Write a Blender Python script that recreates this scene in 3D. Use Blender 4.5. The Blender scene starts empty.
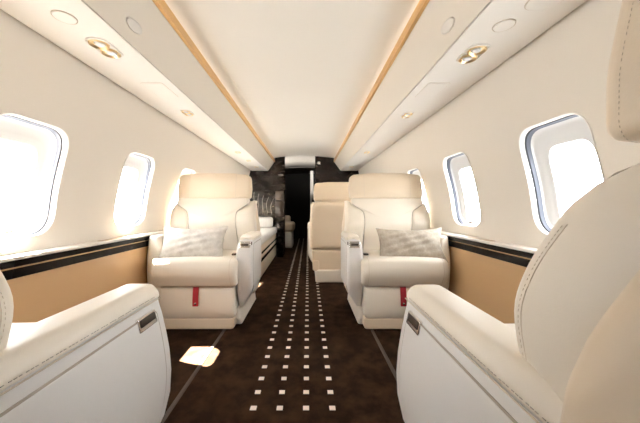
import bpy, bmesh, math, random
from mathutils import Vector, Matrix
random.seed(7)
C = bpy.context.scene.collection
PI = math.pi

# ------------------------------------------------------------ camera
CAMX, CAMZ = 0.07, 0.90
cd = bpy.data.cameras.new('camera'); cam = bpy.data.objects.new('camera', cd); C.objects.link(cam)
cam.location = (CAMX, 0, CAMZ); cam.rotation_euler = (PI/2, 0, 0)
cd.sensor_width = 36; cd.lens = 305/640*36
cd.shift_x = 12/640; cd.shift_y = -4.5/640
cd.clip_start = 0.02
bpy.context.scene.camera = cam

# ------------------------------------------------------------ world, sun, exposure
w = bpy.data.worlds.new('sky'); bpy.context.scene.world = w; w.use_nodes = True
bg = w.node_tree.nodes['Background']
bg.inputs[0].default_value = (0.93, 0.97, 1.0, 1); bg.inputs[1].default_value = 19
sd = bpy.data.lights.new('sun', 'SUN'); sun = bpy.data.objects.new('sun', sd); C.objects.link(sun)
sd.energy = 420; sd.angle = 0.009; sd.color = (1, .93, .82)
sun.location = (-4, 4, 6)
sun.rotation_euler = Vector((0.69, -0.33, -1.09)).to_track_quat('-Z', 'Y').to_euler()
vs = bpy.context.scene.view_settings
vs.view_transform = 'Standard'; vs.look = 'None'; vs.gamma = 1; vs.use_curve_mapping = False
vs.exposure = 0.35
COVE_FILL_POWER = 3
READ_POWER = 1.5

# ------------------------------------------------------------ materials
def mat(name, col, rough=.5, metal=0, spec=.5, coat=0, bump=None, noise=None, sheen=0, emit=None):
    m = bpy.data.materials.new(name); m.use_nodes = True
    nt = m.node_tree; b = nt.nodes['Principled BSDF']
    b.inputs['Base Color'].default_value = (*col, 1); b.inputs['Roughness'].default_value = rough
    b.inputs['Metallic'].default_value = metal; b.inputs['Specular IOR Level'].default_value = spec
    b.inputs['Coat Weight'].default_value = coat; b.inputs['Coat Roughness'].default_value = .06
    b.inputs['Sheen Weight'].default_value = sheen
    tc = nt.nodes.new('ShaderNodeTexCoord')
    if bump:
        n = nt.nodes.new('ShaderNodeTexNoise'); n.inputs['Scale'].default_value = bump[0]; n.inputs['Detail'].default_value = 4
        bp = nt.nodes.new('ShaderNodeBump'); bp.inputs['Strength'].default_value = bump[1]; bp.inputs['Distance'].default_value = bump[2]
        nt.links.new(tc.outputs['Object'], n.inputs['Vector']); nt.links.new(n.outputs['Fac'], bp.inputs['Height'])
        nt.links.new(bp.outputs['Normal'], b.inputs['Normal'])
    if noise:                                   # (scale, colour 2, contrast lo, hi, stretch)
        n = nt.nodes.new('ShaderNodeTexNoise'); n.inputs['Scale'].default_value = noise[0]; n.inputs['Detail'].default_value = 6
        n.inputs['Roughness'].default_value = .62
        mp = nt.nodes.new('ShaderNodeMapping'); mp.inputs['Scale'].default_value = noise[4]
        r = nt.nodes.new('ShaderNodeValToRGB')
        r.color_ramp.elements[0].position = noise[2]; r.color_ramp.elements[1].position = noise[3]
        r.color_ramp.elements[0].color = (*col, 1); r.color_ramp.elements[1].color = (*noise[1], 1)
        nt.links.new(tc.outputs['Object'], mp.inputs['Vector']); nt.links.new(mp.outputs['Vector'], n.inputs['Vector'])
        nt.links.new(n.outputs['Fac'], r.inputs['Fac']); nt.links.new(r.outputs['Color'], b.inputs['Base Color'])
    if emit:
        b.inputs['Emission Color'].default_value = (*emit[0], 1); b.inputs['Emission Strength'].default_value = emit[1]
    return m
M = {}
M['ceiling'] = mat('cream_ceiling_lining', (.78, .73, .66), .75, spec=.2, bump=(60, .1, .002))
M['wall'] = mat('beige_wall_lining', (.80, .735, .65), .7, spec=.25, bump=(90, .1, .002))
M['psu'] = mat('ivory_overhead_panel', (.83, .78, .72), .5, spec=.35)
M['cove'] = mat('pale_overhead_face', (.82, .75, .655), .55, spec=.3)
M['goldwood'] = mat('honey_gold_trim', (.62, .36, .13), .35, noise=(30, (.72, .44, .18), .3, .7, (1, .04, 1)))
M['gold'] = mat('polished_gold', (.93, .72, .42), .28, metal=1)
M['chrome'] = mat('polished_chrome', (.82, .80, .78), .12, metal=1)
M['bronze'] = mat('bronze_inlay', (.50, .34, .17), .28, metal=1)
M['leather'] = mat('ivory_leather', (.80, .72, .615), .42, spec=.45, bump=(420, .12, .001))
M['leather_tan'] = mat('sand_leather', (.76, .63, .48), .45, spec=.4, bump=(420, .12, .001))
M['leather_side'] = mat('pale_shaded_side_leather', (.72, .685, .655), .38, spec=.5, bump=(420, .08, .001))  # ivory leather with the aisle side's cool shade put into the colour
M['seam'] = mat('seam_shadow_thread', (.40, .34, .28), .8)
M['thread'] = mat('beige_thread', (.66, .56, .45), .8)
M['gap'] = mat('brown_panel_joint', (.20, .16, .13), .8)
M['plastic'] = mat('warm_white_shroud', (.76, .70, .62), .45)
M['tan'] = mat('caramel_side_panel', (.56, .355, .18), .5, spec=.35, bump=(300, .1, .001))
M['black'] = mat('black_lacquer', (.006, .005, .005), .15, spec=.12)
M['dark'] = mat('dark_brown_gloss', (.009, .006, .005), .2, spec=.3, noise=(5, (.013, .009, .007), .35, .7, (1, 1, 3)))
M['darkmatte'] = mat('black_brown_panel', (.010, .008, .007), .5, spec=.25)
M['dark_light'] = mat('brown_cupboard_front', (.04, .028, .022), .3)
M['carpet'] = mat('dark_brown_carpet', (.017, .009, .0052), .95, spec=.02, bump=(500, .6, .004), noise=(9, (.055, .031, .018), .40, .85, (1, .8, 1)))
M['dot'] = mat('ivory_carpet_tuft', (.72, .66, .58), .9, spec=.1)
M['track'] = mat('brown_floor_strip', (.040, .024, .016), .6)
M['rim'] = mat('white_window_bezel', (.78, .73, .67), .35)
M['liner'] = mat('pale_grey_window_liner', (.74, .73, .72), .5)
M['grey'] = mat('blue_grey_shade_track', (.15, .165, .21), .4)
M['slot'] = mat('dark_shade_slot', (.05, .05, .055), .6)
M['pillow'] = mat('oatmeal_linen', (.36, .31, .25), .95, spec=.1, bump=(250, .5, .003), noise=(38, (.50, .44, .37), .3, .7, (1, 1, 1)))
M['pillow2'] = mat('light_grey_linen', (.50, .46, .42), .95, spec=.1, bump=(250, .5, .003), noise=(38, (.64, .60, .55), .3, .7, (1, 1, 1)))
M['red'] = mat('red_webbing', (.36, .008, .018), .6)
M['white'] = mat('white_enamel', (.85, .83, .80), .4)
M['silver'] = mat('silver_inlay', (.42, .39, .36), .3, metal=1)
M['lens'] = mat('frosted_lamp_lens', (.75, .75, .78), .25)
M['sheet'] = mat('white_divan_cover', (.82, .79, .75), .8, bump=(25, .3, .01))
M['buckle'] = mat('dark_buckle', (.06, .045, .035), .35, metal=.6)
g = bpy.data.materials.new('window_glass'); g.use_nodes = True
nt = g.node_tree; nt.nodes.clear()
o_ = nt.nodes.new('ShaderNodeOutputMaterial'); mx = nt.nodes.new('ShaderNodeMixShader')
tr = nt.nodes.new('ShaderNodeBsdfTransparent'); gl = nt.nodes.new('ShaderNodeBsdfGlossy'); mx.inputs[0].default_value = .04
gl.inputs['Roughness'].default_value = .02; tr.inputs[0].default_value = (.97, .98, .98, 1)
nt.links.new(tr.outputs[0], mx.inputs[1]); nt.links.new(gl.outputs[0], mx.inputs[2])
nt.links.new(mx.outputs[0], o_.inputs[0]); M['glass'] = g

# ------------------------------------------------------------ helpers
def mesh(name, verts, faces, m, parent=None, smooth=True, mats=None, fm=None, sharp=35):
    me = bpy.data.meshes.new(name); me.from_pydata([tuple(v) for v in verts], [], faces)
    bm = bmesh.new(); bm.from_mesh(me); bmesh.ops.remove_doubles(bm, verts=bm.verts, dist=1e-6)
    bmesh.ops.recalc_face_normals(bm, faces=bm.faces); bm.to_mesh(me); bm.free()
    for mm in (mats or [m]): me.materials.append(mm)
    if fm and len(fm) == len(me.polygons):
        for p, i in zip(me.polygons, fm): p.material_index = i
    if smooth:
        for p in me.polygons: p.use_smooth = True
        try: me.set_sharp_from_angle(angle=math.radians(sharp))
        except Exception: pass
    o = bpy.data.objects.new(name, me); C.objects.link(o)
    if parent: o.parent = parent
    return o
def join(parts):
    V, F = [], []
    for v, f in parts:
        n = len(V); V += list(v); F += [tuple(i+n for i in q) for q in f]
    return V, F
def box(x0, x1, y0, y1, z0, z1, r=0, seg=2):
    bm = bmesh.new(); bmesh.ops.create_cube(bm, size=1)
    for v in bm.verts:
        v.co = Vector(((x0+x1)/2+v.co.x*(x1-x0), (y0+y1)/2+v.co.y*(y1-y0), (z0+z1)/2+v.co.z*(z1-z0)))
    if r: bmesh.ops.bevel(bm, geom=list(bm.edges), offset=r, segments=seg, profile=.5, affect='EDGES')
    bm.verts.index_update()
    V = [v.co.copy() for v in bm.verts]; F = [tuple(v.index for v in f.verts) for f in bm.faces]
    bm.free(); return V, F
def rpoly(pts, seg=5, step=.03):
    """rounded polygon; pts = (u, v, radius); returns resampled closed outline"""
    out = []; n = len(pts)
    for i in range(n):
        p = Vector(pts[i][:2]); a = Vector(pts[i-1][:2]); b = Vector(pts[(i+1) % n][:2]); r = pts[i][2]
        d1 = (a-p).normalized(); d2 = (b-p).normalized()
        ang = d1.angle(d2)
        if r <= 0 or ang > PI-.02: out.append(p); continue
        t = min(r/math.tan(ang/2), .49*(a-p).length, .49*(b-p).length)
        s, e = p+d1*t, p+d2*t
        for k in range(seg+1):
            q = k/seg; out.append((1-q)**2*s + 2*q*(1-q)*p + q*q*e)
    res = []
    for i in range(len(out)):
        a, b = out[i], out[(i+1) % len(out)]
        L = (b-a).length
        if L < 1e-6: continue
        k = max(1, int(L/step))
        for j in range(k): res.append(a+(b-a)*j/k)
    return res
def inset(ol, d):
    n = len(ol); out = []
    area = sum(ol[i].x*ol[(i+1) % n].y-ol[(i+1) % n].x*ol[i].y for i in range(n))
    sg = 1 if area > 0 else -1
    for i in range(n):
        t = (ol[(i+1) % n]-ol[i]).normalized()+(ol[i]-ol[i-1]).normalized()
        t = t.normalized() if t.length > 1e-9 else Vector((1, 0))
        out.append(ol[i]+Vector((-t.y, t.x))*d*sg)
    return out
def pad(ol, t0, t1, r, f, crown=0, sides=3, rs=4, fill=5):
    """outline extruded from t0 to t1 with rounded rims (r); crown puffs the t1 face; f maps (u,v,t)->xyz"""
    n = len(ol); c = sum(ol, Vector((0, 0)))/n
    rings = []
    inn = inset(ol, r) if r else ol
    for k in range(1, fill+1):
        q = k/fill; rings.append([(c+(p-c)*q, t0) for p in inn])
    if r:
        for k in range(1, rs+1):
            th = k/rs*PI/2; ii = inset(ol, r*(1-math.sin(th))); rings.append([(p, t0+r*(1-math.cos(th))) for p in ii])
        for k in range(1, sides): rings.append([(p, t0+r+(t1-t0-2*r)*k/sides) for p in ol])
        for k in range(rs, 0, -1):
            th = k/rs*PI/2; ii = inset(ol, r*(1-math.sin(th))); rings.append([(p, t1-r*(1-math.cos(th))) for p in ii])
    for k in range(fill, 0, -1):
        q = k/fill; rings.append([(c+(p-c)*q, t1+crown*(1-q**2.2)) for p in inn])
    V = [f(c.x, c.y, t0)]
    for R in rings: V += [f(p.x, p.y, t) for p, t in R]
    V.append(f(c.x, c.y, t1+crown)); F = []
    for i in range(n): F.append((0, 1+i, 1+(i+1) % n))
    for k in range(len(rings)-1):
        a = 1+k*n; b = a+n
        for i in range(n):
            j = (i+1) % n; F.append((a+i, a+j, b+j, b+i))
    a = 1+(len(rings)-1)*n; L = len(V)-1
    for i in range(n): F.append((a+i, L, a+(i+1) % n))
    return V, F
def interp(tab, z):
    if z <= tab[0][0]: return tab[0][1]
    if z >= tab[-1][0]: return tab[-1][1]
    m = len(tab)
    sl = [(tab[min(i+1, m-1)][1]-tab[max(i-1, 0)][1])/(tab[min(i+1, m-1)][0]-tab[max(i-1, 0)][0]) for i in range(m)]
    for i in range(m-1):
        (a, b), (c, d) = tab[i], tab[i+1]
        if z <= c:
            h = c-a; q = (z-a)/h
            return (2*q**3-3*q*q+1)*b+(q**3-2*q*q+q)*h*sl[i]+(3*q*q-2*q**3)*d+(q**3-q*q)*h*sl[i+1]
def tube(path, r, n=6, closed=False):
    V, F = [], []; m = len(path)
    for i, p in enumerate(path):
        p = Vector(p)
        a = Vector(path[i-1]) if (i or closed) else p; b = Vector(path[(i+1) % m]) if (i < m-1 or closed) else p
        t = (b-a).normalized(); up = Vector((0, 0, 1)) if abs(t.z) < .9 else Vector((1, 0, 0))
        s = t.cross(up).normalized(); u = s.cross(t)
        for k in range(n):
            an = 2*PI*k/n; V.append(p+(s*math.cos(an)+u*math.sin(an))*r)
    for i in range(m if closed else m-1):
        for k in range(n):
            j = (i+1) % m; F.append((i*n+k, i*n+(k+1) % n, j*n+(k+1) % n, j*n+k))
    if not closed: F += [tuple(range(n)), tuple((m-1)*n+k for k in range(n))]
    return V, F
def stitches(path, r=.0009, ln=.006, gap=.004):
    """row of thread dashes along a path"""
    parts = []; pts = [Vector(p) for p in path]; acc = 0
    for a, b in zip(pts, pts[1:]):
        L = (b-a).length; d = (b-a)/L; s = acc
        while s+ln < L:
            parts.append(tube([a+d*s, a+d*(s+ln)], r, 4)); s += ln+gap
        acc = max(0, s-L)
    return join(parts)
def lathe(prof, n=28):
    V, F = [], []; m = len(prof)
    for k in range(n):
        a = 2*PI*k/n
        for r, z in prof: V.append((r*math.cos(a), r*math.sin(a), z))
    for k in range(n):
        j = (k+1) % n
        for i in range(m-1): F.append((k*m+i, j*m+i, j*m+i+1, k*m+i+1))
    return V, F
def move(vf, d, s=(1, 1, 1)):
    return [(v[0]*s[0]+d[0], v[1]*s[1]+d[1], v[2]*s[2]+d[2]) for v in vf[0]], vf[1]
def tag(o, label, cat, group=None):
    o['label'] = label; o['category'] = cat
    if group: o['group'] = group
    return o
def empty(name, loc, rz=0, label=None, cat=None, group=None):
    o = bpy.data.objects.new(name, None); C.objects.link(o); o.location = loc; o.rotation_euler = (0, 0, rz)
    o.empty_display_size = .1
    if label: tag(o, label, cat, group)
    return o
def struct(o): o['kind'] = 'structure'; return o

# ------------------------------------------------------------ cabin shell
Y0, YB, Y1 = -1.7, 5.8, 8.8
WX = [(0, 1.10), (.3, 1.17), (.7, 1.207), (.8, 1.200), (1.0, 1.172), (1.3, 1.094), (1.6, 1.024), (1.75, .98)]
def wx(z):
    for (a, b), (c, d) in zip(WX, WX[1:]):
        if z <= c: return b+(d-b)*(z-a)/(c-a)
    return WX[-1][1]
def wxs(z): return sum(wx(z+k*.03) for k in (-2, -1, 0, 1, 2))/5

# floor with its rows of woven squares
V = [(-1.25, Y0, 0), (1.25, Y0, 0), (1.25, Y1, 0), (-1.25, Y1, 0), (-1.25, Y0, -.03), (1.25, Y0, -.03), (1.25, Y1, -.03), (-1.25, Y1, -.03)]
F = [(0, 1, 2, 3), (7, 6, 5, 4), (0, 4, 5, 1), (1, 5, 6, 2), (2, 6, 7, 3), (3, 7, 4, 0)]; fm = [0]*6
Y = 1.3637-.1175*22
while Y < Y1-.1:
    for i in range(4):
        x = .0025+(i-1.5)*.1175; h = .0135; n = len(V); j = .0012
        q = [(x-h+random.uniform(-j, j), Y-h, .0), (x+h, Y-h, .0), (x+h, Y+h, .0), (x-h, Y+h, .0)]
        V += q+[(a, b, .0025) for a, b, c in q]
        F += [(n+4, n+5, n+6, n+7), (n, n+1, n+5, n+4), (n+1, n+2, n+6, n+5), (n+2, n+3, n+7, n+6), (n+3, n, n+4, n+7)]; fm += [1]*5
    Y += .1175
me = bpy.data.meshes.new('floor'); me.from_pydata(V, [], F); me.materials.append(M['carpet']); me.materials.append(M['dot'])
for p, i in zip(me.polygons, fm): p.material_index = i
o = bpy.data.objects.new('floor', me); C.objects.link(o); struct(o)
for i, x in enumerate((-.542, .538)):
    struct(mesh('trim_%d' % (i+1), *pad(rpoly([(x-.011, 0, .0), (x+.011, 0, 0), (x+.008, .005, .002), (x-.008, .005, .002)], 2, .1), Y0+.01, YB-.01, 0, lambda u, v, t: (u, t, v)), M['track']))

# ceiling
def cz(x): return 1.868-.040*(abs(x)/.6)**2.6
V, F = [], []; xs = [-.64+1.28*i/24 for i in range(25)]; ys = [Y0, 0, 2, 4, YB, Y1]
for y in ys:
    for x in xs: V.append((x, y, cz(x)))
for j in range(len(ys)-1):
    for i in range(24): a = j*25+i; F.append((a, a+1, a+26, a+25))
o = mesh('ceiling', V, F, M['ceiling']); struct(o)
md = o.modifiers.new('s', 'SOLIDIFY'); md.thickness = .01; md.offset = 1
# outer roof skin above the ceiling lining and the overhead panels
struct(mesh('ceiling_outer', *box(-1.30, 1.30, Y0-.05, Y1+.05, 1.90, 1.93), M['white'], smooth=False))
for i, x in enumerate((-1.28, 1.28)):
    struct(mesh('wall_outer_%s' % ('left', 'right')[i], *box(min(x, x*.74), max(x, x*.74), Y0-.05, Y1+.05, 1.745, 1.90), M['white'], smooth=False))

# walls with window cut-outs
WP = .85; WC = [1.325+WP*k for k in range(-1, 5)]       # window centres along the cabin
ZA, ZB = .70, 1.46
ZS, ZH, WH = .768, 1.270, .192
HOLE = rpoly([(-WH, ZS, .11), (WH, ZS, .11), (WH-.006, ZH, .10), (-WH+.006, ZH, .10)], 8, .03)
def wall(side, name):
    V, F = [], []
    def P(y, z): V.append((side*wxs(z), y, z)); return len(V)-1
    yy = []
    for c in WC:
        n = len(HOLE); cy = 1.03; rings = []
        for k in range(9):
            q = k/8; R = []
            for p in HOLE:
                d = Vector((p.x, p.y-cy)); 
                tx = (WP/2)/abs(d.x) if abs(d.x) > 1e-6 else 1e9
                tz = ((ZB-cy) if d.y > 0 else (cy-ZA))/abs(d.y) if abs(d.y) > 1e-6 else 1e9
                e = d*min(tx, tz); v = d+(e-d)*q
                R.append(P(c+v.x, cy+v.y))
            rings.append(R)
        for a, b in zip(rings, rings[1:]):
            for i in range(n): j = (i+1) % n; F.append((a[i], a[j], b[j], b[i]))
        for sx in (-1, 1):      # corner fillers
            for zz in (ZA, ZB):
                ring = [Vector(V[i]) for i in rings[-1]]
                on_v = [p for p in ring if abs(p.y-(c+sx*WP/2)) < 1e-4 and (p.z-cy)*(zz-cy) > 0]
                on_h = [p for p in ring if abs(p.z-zz) < 1e-4 and (p.y-c)*sx > 0]
                if on_v and on_h:
                    a = max(on_v, key=lambda p: abs(p.z-cy)); b = max(on_h, key=lambda p: abs(p.y-c))
                    F.append((P(a.y, a.z), P(c+sx*WP/2, zz), P(b.y, b.z)))
    def strip(y0, y1, zs):
        ids = [[P(y, z) for z in zs] for y in (y0, y1)]
        for i in range(len(zs)-1): F.append((ids[0][i], ids[0][i+1], ids[1][i+1], ids[1][i]))
    ya, yb = WC[0]-WP/2, WC[-1]+WP/2
    up = [ZB+(1.75-ZB)*k/4 for k in range(5)]; lo = [.0, .3, .6, .7]; mid = [ZA+(ZB-ZA)*k/10 for k in range(11)]
    strip(Y0, YB+.6, up); strip(Y0, YB+.6, lo); strip(Y0, ya, mid); strip(yb, YB+.6, mid)
    o = mesh(name, V, F, M['wall'], sharp=60); struct(o)
    return o
wall(-1, 'wall_left'); wall(1, 'wall_right')
for s, nm in ((-1, 'wall_aft_left'), (1, 'wall_aft_right')):
    struct(mesh(nm, *box(min(s*.98, s*1.2), max(s*.98, s*1.2), YB+.1, Y1, 0, 1.85), M['darkmatte'], smooth=False))

# windows
def hole_pts(dy, zlo, zhi, r, n=HOLE):
    return rpoly([(-dy, zlo, r), (dy, zlo, r), (dy*.96, zhi, r), (-dy*.96, zhi, r)], 8, .03)
def ring_mesh(loops):
    V, F = [], []; n = len(loops[0])
    for L in loops: V += L
    for k in range(len(loops)-1):
        for i in range(n): j = (i+1) % n; F.append((k*n+i, k*n+j, (k+1)*n+j, (k+1)*n+i))
    return V, F
def scaled(dy, dz0, dz1, depth, side, c):
    """hole outline with margins: dy sideways, dz0 sill, dz1 head, pushed outwards by depth"""
    out = []
    for p in HOLE:
        u = p.x*(1-dy/WH); v = ZS+dz0+(p.y-ZS)*((ZH-dz1)-(ZS+dz0))/(ZH-ZS)
        out.append((side*(wxs(v)+depth), c+u, v))
    return out
wn = 0
for side, sn in ((-1, 'left'), (1, 'right')):
    for k, c in enumerate(WC):
        wn += 1
        S = lambda dy, a, b, d: scaled(dy, a, b, d, side, c)
        root = mesh('window_%d' % wn, *ring_mesh([S(-.007, -.007, -.007, .001), S(-.007, -.007, -.007, -.002), S(-.005, -.005, -.005, -.004), S(-.002, -.002, -.002, -.003), S(0, 0, 0, 0), S(.001, .001, .001, .020)]), M['rim'])
        struct(root)
        mesh('shade_slot', *ring_mesh([S(.001, .001, .001, .022), S(-.003, -.003, -.003, .023), S(-.003, -.003, -.003, .029), S(.002, .002, .002, .03)]), M['slot'], root)
        mesh('shade_track', *ring_mesh([S(.002, .002, .002, .03), S(.006, .003, .004, .045), S(.007, .004, .006, .047)]), M['grey'], root)
        mesh('window_liner', *ring_mesh([S(.007, .004, .006, .047), S(.010, .006, .012, .058), S(.018, .008, .022, .064), S(.045, .010, .055, .066), S(.068, .012, .086, .067), S(.073, .013, .091, .070), S(.075, .014, .093, .098)]), M['liner'], root)
        pl = S(.075, .014, .093, .097); cen = Vector((0, 0, 0))
        for p in pl: cen += Vector(p)/len(pl)
        V = [cen]+pl; F = [(0, 1+i, 1+(i+1) % len(pl)) for i in range(len(pl))]
        mesh('pane', V, F, M['glass'], root)
        tb = pad(rpoly([(-.017, -.008, .007), (.017, -.008, .007), (.017, .008, .007), (-.017, .008, .007)], 4, .03), 0, .008, .003, lambda u, v, t: (side*(wxs(.80)+.035-t), c+u, .792+v))
        st = box(side*(wxs(.80)+.03)-.002, side*(wxs(.80)+.03)+.002, c-.003, c+.003, .774, .785)
        tg = mesh('shade_pull', *join([tb, st]), M['gap'], root)

# bulkheads: front of camera (aft end of cabin), behind the camera
def section(x0, x1, inner=False):
    """cabin cross-section outline between x0 and x1 (x>0 side uses mirrored)"""
    s = 1 if x1 > 0 else -1
    a = min(abs(x0), abs(x1))
    top = [(a, cz(a)), (.56, cz(.56)), (.565, 1.76), (.685, 1.592), (1.01, 1.592), (1.03, 1.6)]
    side = [(wxs(z), z) for z in (1.5, 1.3, 1.1, .9, .7, .3, 0)]
    return [(s*x, z) for x, z in [(a, 0)]+top+side]
def slab(ol, y0, y1):
    n = len(ol); V = [(x, y0, z) for x, z in ol]+[(x, y1, z) for x, z in ol]
    F = [tuple(range(n)), tuple(range(2*n-1, n-1, -1))]+[(i, (i+1) % n, n+(i+1) % n, n+i) for i in range(n)]
    return V, F
bl = mesh('wall_bulkhead_left', *slab(section(-.37, -1.2), YB, YB+.06), M['dark'], smooth=False); struct(bl)
br = mesh('wall_bulkhead_right', *slab(section(.205, 1.2), YB, YB+.06), M['dark'], smooth=False); struct(br)
struct(mesh('wall_rear', *box(-1.25, 1.25, Y0-.05, Y0, 0, 1.9), M['dark_light'], smooth=False))
struct(mesh('wall_far', *box(-1.25, 1.25, Y1, Y1+.05, 0, 1.9), M['darkmatte'], smooth=False))
# closures above the overhead panels of the aft section
for s, n_ in ((-1, 6), (1, 7)):
    struct(mesh('trim_%d' % n_, *box(min(s*.56, s*1.2), max(s*.56, s*1.2), YB+.07, Y1, 1.80, 1.86), M['darkmatte'], smooth=False))

# silver wave inlays on the left bulkhead (flat decorative inlay, surface pattern)
parts = []
for i in range(5):
    x = -.985+i*.085; path = []
    for k in range(13):
        q = k/12; path.append((x+.02*math.sin(q*5+i*.5)+.05*q, YB-.002, .76+q*(.42-.03*i)))
    parts.append(tube(path, .0042, 6))
mesh('wave_inlay', *join(parts), M['silver'], bl)
mesh('cupboard_front', *box(-.55, -.385, YB-.012, YB-.001, .70, 1.02, .004), M['dark_light'], bl)
mesh('cupboard_front', *box(-.55, -.385, YB-.012, YB-.001, 1.03, 1.20, .004), M['dark_light'], bl)
mesh('metal_strip', *box(-.50, -.40, YB-.006, YB-.001, 1.505, 1.515), M['silver'], bl)

# ------------------------------------------------------------ overhead panels
for s, sn in ((-1, 'left'), (1, 'right')):
    root = empty('overhead_panel', (s*.84, 2, 1.59), 0,
        'long ivory overhead panel running down the %s side above the windows' % sn, 'overhead panel', 'overhead panels')
    ox, oy, oz = s*.84, 2, 1.59
    def pr(name, prof, m, t0=Y0+.01, t1=YB-.005):
        n = len(prof); V = []
        for y in (t0, t1): V += [(s*x-ox, y-oy, z-oz) for x, z in prof]
        F = [(i, (i+1) % n, n+(i+1) % n, n+i) for i in range(n)]+[tuple(range(n)), tuple(range(n, 2*n))]
        return mesh(name, V, F, m, root, sharp=25)
    pr('service_panel', [(.690, 1.592), (.700, 1.588), (.995, 1.588), (1.004, 1.592), (1.006, 1.60), (1.004, 1.63), (.70, 1.66), (.69, 1.62)], M['psu'])
    pr('sloping_face', [(.572, 1.748), (.580, 1.736), (.684, 1.594), (.690, 1.600), (.70, 1.64), (.60, 1.775), (.575, 1.775)], M['cove'])
    pr('gold_edge_strip', [(.556, 1.752), (.570, 1.748), (.574, 1.775), (.574, 1.806), (.562, 1.806), (.556, 1.80)], M['goldwood'])
    pr('cove_tray', [(.575, 1.776), (.66, 1.776), (.69, 1.80), (.69, 1.86), (.68, 1.86), (.68, 1.80), (.655, 1.784), (.575, 1.784)], M['white'])
    # added strip light hidden behind the lip to brighten the ceiling
    la = bpy.data.lights.new('cove_fill_light', 'AREA'); la.shape = 'RECTANGLE'; la.size = .03; la.size_y = 7.2
    la.energy = COVE_FILL_POWER; la.color = (1, .90, .78)
    lo = bpy.data.objects.new('cove_fill_light', la); C.objects.link(lo); lo.location = (s*.645, 2.1, 1.800)
    lo.rotation_euler = Vector((-s*1.0, 0, .30)).to_track_quat('-Z', 'Y').to_euler()
    # align long axis with the cabin
    z = -Vector((-s*1.0, 0, .30)).normalized(); yv = Vector((0, 1, 0)); xv = yv.cross(z)
    lo.rotation_euler = Matrix((xv, yv, z)).transposed().to_euler()

def capsule(rx, ry, n=24):
    out = []
    for k in range(n):
        a = 2*PI*k/n; x = rx*math.cos(a); y = rx*math.sin(a)+(ry-rx)*(1 if math.sin(a) > 0 else -1)
        out.append(Vector((x, y)))
    return out
PSZ = 1.588
def reading_light(s, x, y, label, n=2, r=.034):
    root = empty('reading_light', (s*x, y, PSZ), 0, label, 'reading light', 'gold reading lights in the overhead panels')
    hl = r*.95 if n == 2 else 0
    ol = capsule(r*1.22, r*1.22+hl)
    bz = ring_mesh([[(p.x*q, math.copysign(max(0, abs(p.y)-hl), p.y)*q+math.copysign(hl, p.y) if n == 2 else p.y*q, z) for p in ol] for q, z in ((1.0, 0), (.98, -.004), (.88, -.006), (.80, -.003))])
    mesh('bezel', *bz, M['psu'], root)
    for i in range(n):
        dy = (-1 if i == 0 else 1)*hl
        rim = lathe([(r*.98, -.001), (r*.97, -.007), (r*.88, -.010), (r*.78, -.006), (r*.66, -.002), (r*.50, -.0015)])
        cup = mesh('gold_ring', *move(rim, (0, dy, 0)), M['gold'], root)
        ln = lathe([(r*.52, -.002), (r*.46, -.008), (r*.25, -.012), (.0001, -.013)])
        mesh('lamp_lens', *move(ln, (s*-.004, dy, 0)), M['lens'], cup)
    return root
LY = [(1.32, 'closest to the camera'), (2.22, 'second from the camera'), (3.82, 'third from the camera'), (4.50, 'fourth from the camera'), (5.20, 'closest to the dark bulkhead')]
for s, sn in ((-1, 'left'), (1, 'right')):
    for i, (y, t) in enumerate(LY):
        if s == 1 and i == 3: continue
        if s == 1: t = {0: 'closest to the camera', 1: 'second from the camera', 2: 'third from the camera', 4: 'closest to the dark bulkhead'}[i]
        reading_light(s, .808, y+(.05 if s == 1 and i < 2 else 0), 'gold double reading light in the %s overhead panel, %s' % (sn, t), 2, .040 if i == 0 else .032)
        la = bpy.data.lights.new('reading_lamp', 'SPOT'); la.energy = READ_POWER; la.spot_size = 1.9; la.spot_blend = 1; la.shadow_soft_size = .03; la.color = (1, .88, .72)
        lo = bpy.data.objects.new('reading_lamp', la); C.objects.link(lo); lo.location = (s*.808, y, PSZ-.02)
# round speaker covers, hatches, slim vents
def disc(name, s, x, y, rx, ry, label, m='psu', tilt=None):
    root = empty(name, (s*x, y, PSZ) if tilt is None else tilt[0], 0, label, 'cover' if name != 'slim_vent' else 'vent')
    if tilt: root.rotation_euler = (0, tilt[1], 0)
    out = [(rx*math.cos(2*PI*k/32), ry*math.sin(2*PI*k/32)) for k in range(32)]
    mesh('rim_ring', *ring_mesh([[(a*q, b*q, z) for a, b in out] for q, z in ((1.06, 0), (1.05, -.0025), (1.01, -.002), (1.0, 0))]), M['thread' if name == 'speaker_cover' else 'psu'], root)
    V, F = pad([Vector((a*.985, b*.985)) for a, b in out], 0, .0035, .002, lambda u, v, t: (u, v, -t), crown=.001)
    mesh('cover_plate', V, F, M['rim'] if name == 'slim_vent' else M[m], root)
for s, sn in ((-1, 'left'), (1, 'right')):
    disc('speaker_cover', s, .812, 1.155 if s > 0 else 1.105, .036, .039, 'flush round speaker cover in the %s overhead panel beside the nearest reading light' % sn)
    disc('slim_vent', s, 0, 0, .019, .052, 'pale oval vent set in the sloping face of the %s overhead panel' % sn, tilt=((s*.645, 1.255, 1.645), s*math.radians(53.8)))
    root = empty('oxygen_hatch', (s*.80, 1.80, PSZ), 0, 'flush rectangular hatch in the %s overhead panel between the first and second reading lights' % sn, 'hatch', 'flush hatches in the overhead panels')
    ol = rpoly([(-.06, -.11, .01), (.06, -.11, .01), (.06, .11, .01), (-.06, .11, .01)], 4, .05)
    mesh('joint', *pad(inset(ol, -.002), -.001, .0005, 0, lambda u, v, t: (u, v, -t)), M['thread'], root)
    mesh('hatch_door', *pad(ol, 0, .0022, .001, lambda u, v, t: (u, v, -t)), M['psu'], root)
root = empty('ventilation_cover', (.862, 1.0, PSZ), 0, 'large oval cover in the right overhead panel at the top edge of the photo', 'cover')
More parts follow.
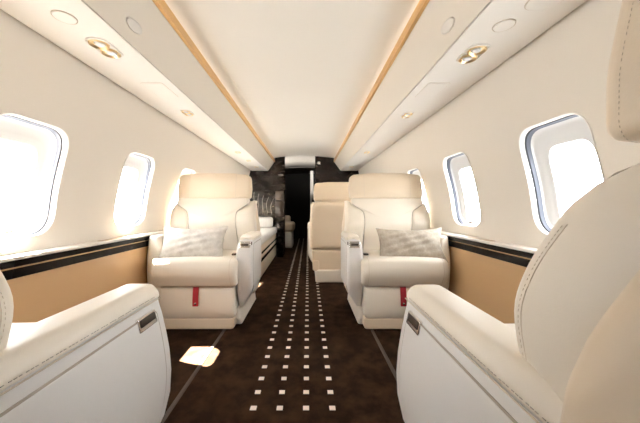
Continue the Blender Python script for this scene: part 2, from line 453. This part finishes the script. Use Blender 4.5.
ol = rpoly([(-.055, -.065, .05), (.055, -.065, .05), (.055, .065, .05), (-.055, .065, .05)], 6, .05)
mesh('joint', *pad(inset(ol, -.003), -.001, .0005, 0, lambda u, v, t: (u, v, -t)), M['thread'], root)
mesh('cover_plate', *pad(ol, 0, .003, .0015, lambda u, v, t: (u, v, -t)), M['psu'], root)
root = empty('bulkhead_lamp', (.275, YB, 1.735), 0, 'small round white lamp on the dark bulkhead right of the doorway', 'lamp')
rot = lambda vf: ([(v[0], -abs(v[2]), v[1]) for v in vf[0]], vf[1])
mesh('rim_ring', *rot(lathe([(.034, 0), (.034, -.006), (.028, -.009), (.024, -.006)])), M['chrome'], root)
mesh('lamp_lens', *rot(lathe([(.025, -.003), (.018, -.009), (.0001, -.011)])), M['white'], root)

# ------------------------------------------------------------ side ledges
for s, sn in ((-1, 'left'), (1, 'right')):
    root = empty('side_ledge', (s*1.15, 2, 0), 0, 'long cream side ledge with two black lacquer bands under the %s windows' % sn, 'side ledge', 'side ledges under the windows')
    y0, y1 = Y0+.01-2, YB-.02-2; ox = s*1.15
    def bx(xa, xb, ya, yb, za, zb, r=0):
        a, b = sorted((s*xa-ox, s*xb-ox)); return box(a, b, ya, yb, za, zb, r)
    mesh('ledge_top', *bx(1.122, 1.202, y0, y1, .682, .698, .005), M['psu'], root)
    mesh('black_band', *bx(1.128, 1.16, y0, y1, .654, .682), M['black'], root, smooth=False)
    mesh('black_band', *bx(1.128, 1.16, y0, y1, .608, .648), M['black'], root, smooth=False)
    mesh('metal_inlay', *bx(1.1265, 1.16, y0, y1, .6482, .6538), M['bronze'], root, smooth=False)
    mesh('caramel_panel', *bx(1.137, 1.165, y0, y1, .004, .607, .0), M['tan'], root, smooth=False)
    V, F = pad(rpoly([(-.022, -.13, .02), (.022, -.13, .02), (.022, .13, .02), (-.022, .13, .02)], 6, .05), 0, .003, .001, lambda u, v, t: (s*(1.160)-ox+u, 1.93-2+v, .697+t))
    mesh('bronze_lid', V, F, M['bronze'], root)

# ------------------------------------------------------------ executive seats
OFF = [(0, .25), (.12, .30), (.2, .348), (.3, .398), (.38, .417), (.46, .418), (.56, .409), (.66, .395), (.69, .385)]
FW = [(.40, -.12), (.60, -.095), (.67, -.075), (.75, -.055), (.81, -.075), (.87, -.118), (.925, -.175), (.96, -.26)]
FC = [(.40, -.11), (.60, -.095), (.75, -.075), (.85, -.105), (.92, -.122), (.98, -.145)]
SH = [(.3, -.14), (.65, -.178), (.77, -.205), (.85, -.24), (.96, -.27)]
def seat(cx, cy, rz, a, label, handle='side', detail=True, dx_back=-.004, strap=True, rear=.0):
    """a = +1/-1: local side of the aisle arm; local front is +y"""
    R = empty('executive_seat', (cx, cy, 0), rz, label, 'seat', 'cream leather executive seats')
    Pm = lambda name, vf, m, par=R: mesh(name, *vf, M[m], par)
    yb_ = lambda y, z: y+max(0, y)/.3*(.045*math.sin(max(0, min(1, (.69-z)/.5))*PI))
    # plinth
    ol = rpoly([(-.38, .003, .01), (.24, .003, .03), (.285, .06, .03), (.285, .135, .02), (-.38, .15, .02)], 4, .06)
    Pm('plinth', pad(ol, -.30, .305, .02, lambda u, v, t: (a*(t-max(0, v-.02)*.12*(1 if t > 0 else -1)), u, v)), 'plastic')
    # seat pan body under the cushion
    Pm('seat_frame', pad(rpoly([(-.27, .12, .02), (.27, .12, .04), (.28, .34, .02), (-.27, .34, .02)], 4, .06), -.27, .27, .02, lambda u, v, t: (t, u, v)), 'plastic')
    # leg rest panel with lower lip
    lr = Pm('leg_rest', pad(rpoly([(-.272, .085, .035), (.272, .085, .035), (.272, .318, .015), (-.272, .318, .015)], 5, .04), .25, .365, .018,
        lambda u, v, t: (u, t+.012*math.sin((v-.085)/.233*PI)-.02*max(0, (.16-v)/.1)**2, v), crown=.006), 'leather')
    Pm('kick_panel', pad(rpoly([(-.268, .008, .03), (.275, .008, .03), (.275, .090, .01), (-.268, .090, .01)], 5, .04), .20, .352, .012, lambda u, v, t: (u, t, v)), 'leather_tan')
    if strap:
        st = Pm('pull_strap', pad(rpoly([(-.021, .19, .006), (.021, .19, .006), (.021, .325, .0), (-.021, .325, .0)], 3, .03), .372, .3765, .0015,
            lambda u, v, t: (u-.02*a*0, t+.014*math.sin((v-.085)/.233*PI)+.004, v)), 'red')
        sn_ = lathe([(.010, 0), (.009, .003), (.0001, .004)], 14)
        Pm('snap_button', ([(v[0], .3915+v[2], .208+v[1]) for v in sn_[0]], sn_[1]), 'chrome', st)
    # cushion
    cu = rpoly([(-.12, .34, .02), (.40, .330, .045), (.468, .43, .09), (.445, .532, .045), (-.12, .515, .03)], 6, .035)
    c_ = Pm('seat_cushion', pad(cu, -.272, .272, .03, lambda u, v, t: (t*(1+.11*max(0, min(1, (u-.30)/.06))), u, v+.010*(1-(t/.272)**2)*(1 if v > .45 else 0)), sides=6), 'leather')
    for sx in (-1, 1):
        path = [(sx*.234*(1+.11*max(0, min(1, (p.x-.30)/.06))), p.x, p.y+.0045*(1-(.234/.272)**2)) for p in inset(cu, -.0012) if p.x > .05 and p.y > .335]
        path = sorted(path, key=lambda q: math.atan2(q[2]-.40, q[1]-.1))
        Pm('seam', tube(path, .0016, 5), 'thread', c_)
    # armrests
    def arm_outline(wallside):
        pts = []
        top = .69
        outer = [(OF(z), z) for z in (.14, .2, .26, .32, .38, .44, .5, .56, .61, .65)]
        if wallside: wl = min(.384, 1.119-abs(cx)); outer = [(wl-.012+.012*min(1, z/.5), z) for x, z in outer]
        P2 = [(.275, .14, .01)]+[(x, z, .0) for x, z in outer]+[(.392 if not wallside else wl, .69, .03), (.312, .69, .022), (.276, .60, .05)]
        return rpoly(P2, 5, .035)
    OF = lambda z: interp(OFF, z) if rear else min(interp(OFF, z), .396)
    AR = -.26 if rear else -.09
    ao = arm_outline(False)
    arm = Pm('aisle_armrest', pad(ao, AR, .305, .022, lambda u, v, t: (a*u, yb_(t, v)-(.35*(.30-v) if v < .30 and t > 0 else 0), v), sides=8), 'leather_side')
    capo = rpoly([(.294, .655, .004), (.400, .655, .004), (.398, .672, .0), (.384, .694, .022), (.313, .694, .020), (.300, .672, .0)], 6, .02)
    cap = Pm('armrest_pad', pad(capo, AR-.005, .310, .022, lambda u, v, t: (a*u, yb_(t, v), v), sides=8), 'leather', arm)
    if detail:
        p = [(a*.4025, yb_(t, .663), .664) for t in [-.14+AR+.15+(.27-AR-.01)*k/20 for k in range(21)]]
        Pm('stitching', stitches(p, .0008, .0045, .003), 'seam', cap)
        p = [(a*.4020, yb_(t, .653), .6535) for t in [AR+.005+(.29-AR)*k/20 for k in range(21)]]
        Pm('seam', tube(p, .0014, 5), 'thread', arm)
    po = rpoly([(AR+.01, .20, .01), (.205, .20, .03), (.246, .27, .05), (.268, .45, .2), (.266, .624, .012), (AR+.01, .624, .01)], 6, .03)
    fm_ = lambda u, v, t: (a*(OF(v)+t), u+max(0, u)/.3*.035*math.sin(max(0, min(1, (.69-v)/.5))*PI), v)
    Pm('panel_joint', pad(inset(po, -.0040), -.004, .0012, .0005, fm_, sides=2, rs=2, fill=12), 'seam', arm)  # strip colour stands in for the soft shadow in the groove
    Pm('side_panel', pad(po, -.004, .0024, .0012, fm_, sides=2, rs=3, fill=12), 'leather_side', arm)
    if handle == 'side':
        ho = rpoly([(.178, .600, .004), (.256, .600, .004), (.255, .634, .004), (.178, .634, .004)], 3, .03)
        h = Pm('latch_handle', pad(ho, -.002, .0065, .002, fm_), 'chrome', arm)
        h2 = rpoly([(.183, .611, .004), (.251, .611, .004), (.250, .630, .004), (.183, .630, .004)], 3, .03)
        Pm('latch_recess', pad(h2, 0, .0075, .0005, fm_), 'buckle', h)
    else:
        fy = lambda z: yb_(.305, z)
        ho = rpoly([(.302, .602, .006), (.378, .602, .006), (.378, .646, .006), (.302, .646, .006)], 3, .03)
        ff = lambda u, v, t: (a*u, fy(v)+t, v)
        h = Pm('latch_handle', pad(ho, -.004, .009, .002, ff), 'chrome', arm)
        h2 = rpoly([(.314, .616, .004), (.366, .616, .004), (.366, .630, .004), (.314, .630, .004)], 3, .03)
        Pm('latch_recess', pad(h2, 0, .0105, .001, ff), 'buckle', h)
        Pm('button', pad(rpoly([(.386, .620, .003), (.393, .620, .003), (.393, .644, .003), (.386, .644, .003)], 3, .03), -.004, .004, .001, ff), 'buckle', arm)
    wo = arm_outline(True)
    Pm('wall_armrest', pad(wo, AR, .30, .025, lambda u, v, t: (-a*u, yb_(t, v)-(.35*(.30-v) if v < .30 and t > 0 else 0), v-.004), sides=8), 'leather')
    # back
    d = -a*-dx_back*1.0          # shift of the back towards the wall
    d = a*dx_back
    D = lambda z: d*max(0, min(1, (z-.45)/.40))
    # shell behind
    so = rpoly([(-.368, .385, .03), (.368, .385, .03), (.375, .72, .2), (.345, .958, .08), (-.345, .958, .08), (-.375, .72, .2)], 7, .035)
    sh = Pm('back_shell', pad(so, -.20, 0, .055, lambda u, v, t: (u*(1+(rear*1.5 if a*u > 0 else 0))+D(v), interp(SH, v)+t, v), sides=4), 'leather_tan')
    Pm('lower_shroud', pad(rpoly([(-.335, .13, .03), (.335, .13, .03), (.345, .38, .02), (-.345, .38, .02)], 5, .04), -.345, -.12, .025, lambda u, v, t: (u, t-(.039*(v-.25) if t < -.2 else 0), v)), 'leather_tan')
    Pm('recline_cover', pad(rpoly([(.262, .14, .02), (.338, .14, .02), (.338, .26, .02), (.262, .26, .02)], 5, .04), -.352, -.33, .006, lambda u, v, t: (a*u, t, v)), 'leather_tan')
    # centre back cushion: wide at the top, narrow between the wings
    tw = .26 if rear else .312
    co = rpoly([(-.205, .46, .02), (.205, .46, .02), (.205, .80, .06), (.215, .862, .05), (tw, .925, .03), (tw, .980 if not rear else .962, .02), (-tw, .980 if not rear else .962, .02), (-tw, .925, .03), (-.215, .862, .05), (-.205, .80, .06)], 5, .03)
    bc = Pm('back_cushion', pad(co, -.10, 0, .008, lambda u, v, t: (u+D(v), interp(FC, v)+t, v), crown=.010, fill=8), 'leather')
    for sx in (-1, 1):
        p = sorted([(q.y, q.x) for q in co if .50 < q.y < (.84 if rear else .93) and q.x*sx > 0])
        Pm('seam', tube([(x+sx*.001+D(z), interp(FC, z)-.003, z) for z, x in p], .0024, 5), 'seam', bc)
    # wings
    for sx in (-1, 1):
        wo_ = rpoly([(.207, .46, .02), (.360, .46, .03), (.364, .70, .2), (.360, .90, .06), (.346, .972, .03), (.304, .935, .01), (.216, .865, .05), (.207, .80, .05)], 6, .014)
        wg = Pm('wing_cushion', pad(wo_, -.20, 0, .026, lambda u, v, t, sx=sx: (sx*u*(1+(rear*min(1, -t/.13) if a*sx > 0 else 0))+D(v), interp(FW, v)+t, v), crown=.006, sides=5, fill=8), 'leather')
        if detail:
            p = [(sx*(interp([(.5, .3612), (.7, .3645), (.88, .3612)], z)*(1+(rear*.277 if a*sx > 0 else 0))+.0005)+D(z), interp(FW, z)-.036, z) for z in [.50+.38*k/24 for k in range(25)]]
            Pm('stitching', stitches(p, .0005, .004, .003), 'thread', wg)
            p = [(q[0], q[1]-.006, q[2]) for q in p]
            Pm('seam', tube(p, .0008, 5), 'thread', wg)
    # headrest
    ho = rpoly([(-.322, .974, .025), (.322, .974, .025), (.330, 1.06, .2), (.318, 1.19, .05), (.15, 1.205, .3), (-.15, 1.205, .3), (-.318, 1.19, .05), (-.330, 1.06, .2)], 7, .03)
    hb = lambda v: -.132-.16*max(0, v-1.02)-.5*max(0, v-1.12)**2
    hf = lambda u, v, t: (u+d, hb(v)+t-.02*(abs(u)/.31)**4, v)
    hr = Pm('headrest', pad(ho, -.12, 0, .022, hf, crown=.012, sides=3, fill=7), 'leather_tan')
    for sx in (-1, 1):
        p = [Vector(hf(sx*.205, v, .0085)) for v in [.99+.20*k/10 for k in range(11)]]
        Pm('seam', tube(p, .0015, 5), 'thread', hr)
    if detail:
        for tt in (-.026,):
            ii = inset(ho, -.0006)
            p = [Vector(hf(q.x, q.y, tt)) for q in ii]+[Vector(hf(ii[0].x, ii[0].y, tt))]
            Pm('stitching', stitches(p, .0004, .003, .003), 'thread', hr)
    Pm('headrest_support', pad(rpoly([(-.24, .88, .03), (.24, .88, .03), (.24, 1.05, .03), (-.24, 1.05, .03)], 5, .05), -.24, -.18, .02, lambda u, v, t: (u+d, t-.12*(v-.95), v)), 'leather_tan')
    # belt buckle resting by the aisle arm
    bk = Pm('belt_buckle', box(a*.235-.018, a*.235+.018, .18, .23, .528, .542, .004), 'buckle')
    Pm('belt_strap', box(a*.255-.016, a*.255+.016, .05, .19, .524, .530, .002), 'leather_tan', bk)
    return R
CX = .735
seat(-CX, .53, 0, +1, 'cream leather seat at the bottom left, facing away from the camera', rear=.08)
seat(CX, .52, 0, -1, 'cream leather seat at the bottom right, its tall backrest against the frame edge', rear=.08)
seat(-CX, 2.57, PI, -1, 'cream leather seat facing the camera on the left, holding a light grey pillow', 'front', dx_back=-.04)
seat(CX+.018, 2.57, PI, +1, 'cream leather seat facing the camera on the right, holding an oatmeal pillow', 'front', dx_back=-.02)
seat(.465, 4.0, 0, -1, 'cream seat turned away and pulled into the aisle, seen from its back', 'side', False, 0)

# ------------------------------------------------------------ pillows
def pillow(name, w_, h_, t_, loc, rot, m, label):
    n = 22; V, F = [], []
    def P(u, v, s):
        au, av = abs(u), abs(v)
        px = u*(1-.09*(1-av**2))*w_/2; pz = v*(1-.17*(1-au**2))*h_/2
        e = max(0, (1-au**2.6)*(1-av**2.6))**.55
        wr = .006*math.sin(9*u+4*v+s)*e+.004*math.sin(15*v-7*u)*e
        return (px, s*(t_/2*e)+wr, pz)
    for s in (-1, 1):
        b = len(V)
        for j in range(n+1):
            for i in range(n+1): V.append(P(-1+2*i/n, -1+2*j/n, s))
        for j in range(n):
            for i in range(n): a = b+j*(n+1)+i; F.append((a, a+1, a+n+2, a+n+1))
    o = mesh(name, V, F, M[m], sharp=80); o.location = loc; o.rotation_euler = rot
    tag(o, label, 'pillow', 'linen pillows on the facing seats')
    return o
pillow('throw_pillow', .50, .29, .13, (-.80, 2.305, .622), (math.radians(-28), 0, math.radians(1)), 'pillow2', 'light grey linen pillow leaning on the seat at the left')
pillow('throw_pillow', .50, .28, .13, (.845, 2.305, .615), (math.radians(-28), math.radians(-1), math.radians(-6)), 'pillow', 'darker oatmeal linen pillow leaning on the seat at the right')

# ------------------------------------------------------------ divan on the left
R = empty('divan', (-.84, 4.75, 0), 0, 'long white divan with black banded base along the left wall behind the seat', 'divan')
def rel(vf, R=R): return [(v[0]-R.location.x, v[1]-R.location.y, v[2]-R.location.z) for v in vf[0]], vf[1]
mesh('base', *rel(box(-1.115, -.525, 3.75, 5.74, .005, .44, .012)), M['leather_tan'], R)
mesh('black_band', *rel(box(-.528, -.516, 3.75, 5.74, .205, .245)), M['black'], R)
mesh('black_band', *rel(box(-.528, -.516, 3.75, 5.74, .30, .325)), M['black'], R)
mesh('mattress', *rel(box(-1.115, -.50, 3.76, 5.735, .41, .53, .045, 4)), M['sheet'], R)
mesh('end_bolster', *rel(box(-1.10, -.57, 5.40, 5.64, .52, .72, .05, 4)), M['sheet'], R)
o = mesh('side_table', *box(-.485, -.375, 5.45, 5.785, 0, .62, .01), M['dark'], smooth=True); tag(o, 'narrow dark cabinet between the divan and the doorway', 'cabinet')

# aft compartment: added unseen lamps brightening its ceiling, a beige armchair, a white strip by the doorway
for s_, sn in ((-1, 'left'), (1, 'right')):
    t = empty('aft_fill_lamp', (s_*.93, 6.35, 1.30), 0, 'added upward shining fill lamp, unseen beyond the bulkhead, %s of the doorway' % sn, 'added fill lamp')
    mesh('lamp_cup', *lathe([(.0001, -.05), (.03, -.045), (.045, -.01), (.05, .03), (.046, .03), (.04, -.005), (.0001, -.03)]), M['white'], t)
    mesh('bracket', *box(min(0, s_*.05), max(0, s_*.05), -.012, .012, -.03, -.01), M['chrome'], t)
    la = bpy.data.lights.new('aft_fill_light', 'SPOT'); la.energy = 30; la.spot_size = 2.6; la.spot_blend = .6; la.shadow_soft_size = .03; la.color = (1, .95, .88)
    lo = bpy.data.objects.new('aft_fill_light', la); C.objects.link(lo); lo.location = (s_*.93, 6.35, 1.34)
    lo.rotation_euler = Vector((-s_*.6, .3, .9)).to_track_quat('-Z', 'Y').to_euler()
for i, y in enumerate((6.5, 7.4)):
    struct(mesh('trim_%d' % (i+3), *tube([(x, y, cz(x)-.001) for x in xs], .005, 6), M['rim']))
R = empty('armchair', (-.45, 6.9, 0), 0, 'small beige armchair seen low through the dark doorway', 'armchair')
mesh('base', *rel(box(-.66, -.27, 6.68, 7.2, .0, .36, .03, 3), R), M['leather_side'], R)
mesh('seat', *rel(box(-.68, -.23, 6.64, 7.24, .36, .56, .06, 4), R), M['leather_tan'], R)
mesh('backrest', *rel(box(-.68, -.34, 7.10, 7.28, .50, .70, .05, 4), R), M['leather_tan'], R)
o = mesh('door_edge_strip', *pad([Vector(q) for q in ((.12, .002), (.145, .002), (.145, 1.12), (.19, 1.2), (.19, 1.72), (.12, 1.72))], 6.9, 6.95, .004, lambda u, v, t: (u, t, v)), M['white']); tag(o, 'tall narrow white door edge standing inside the doorway on the right', 'trim strip')
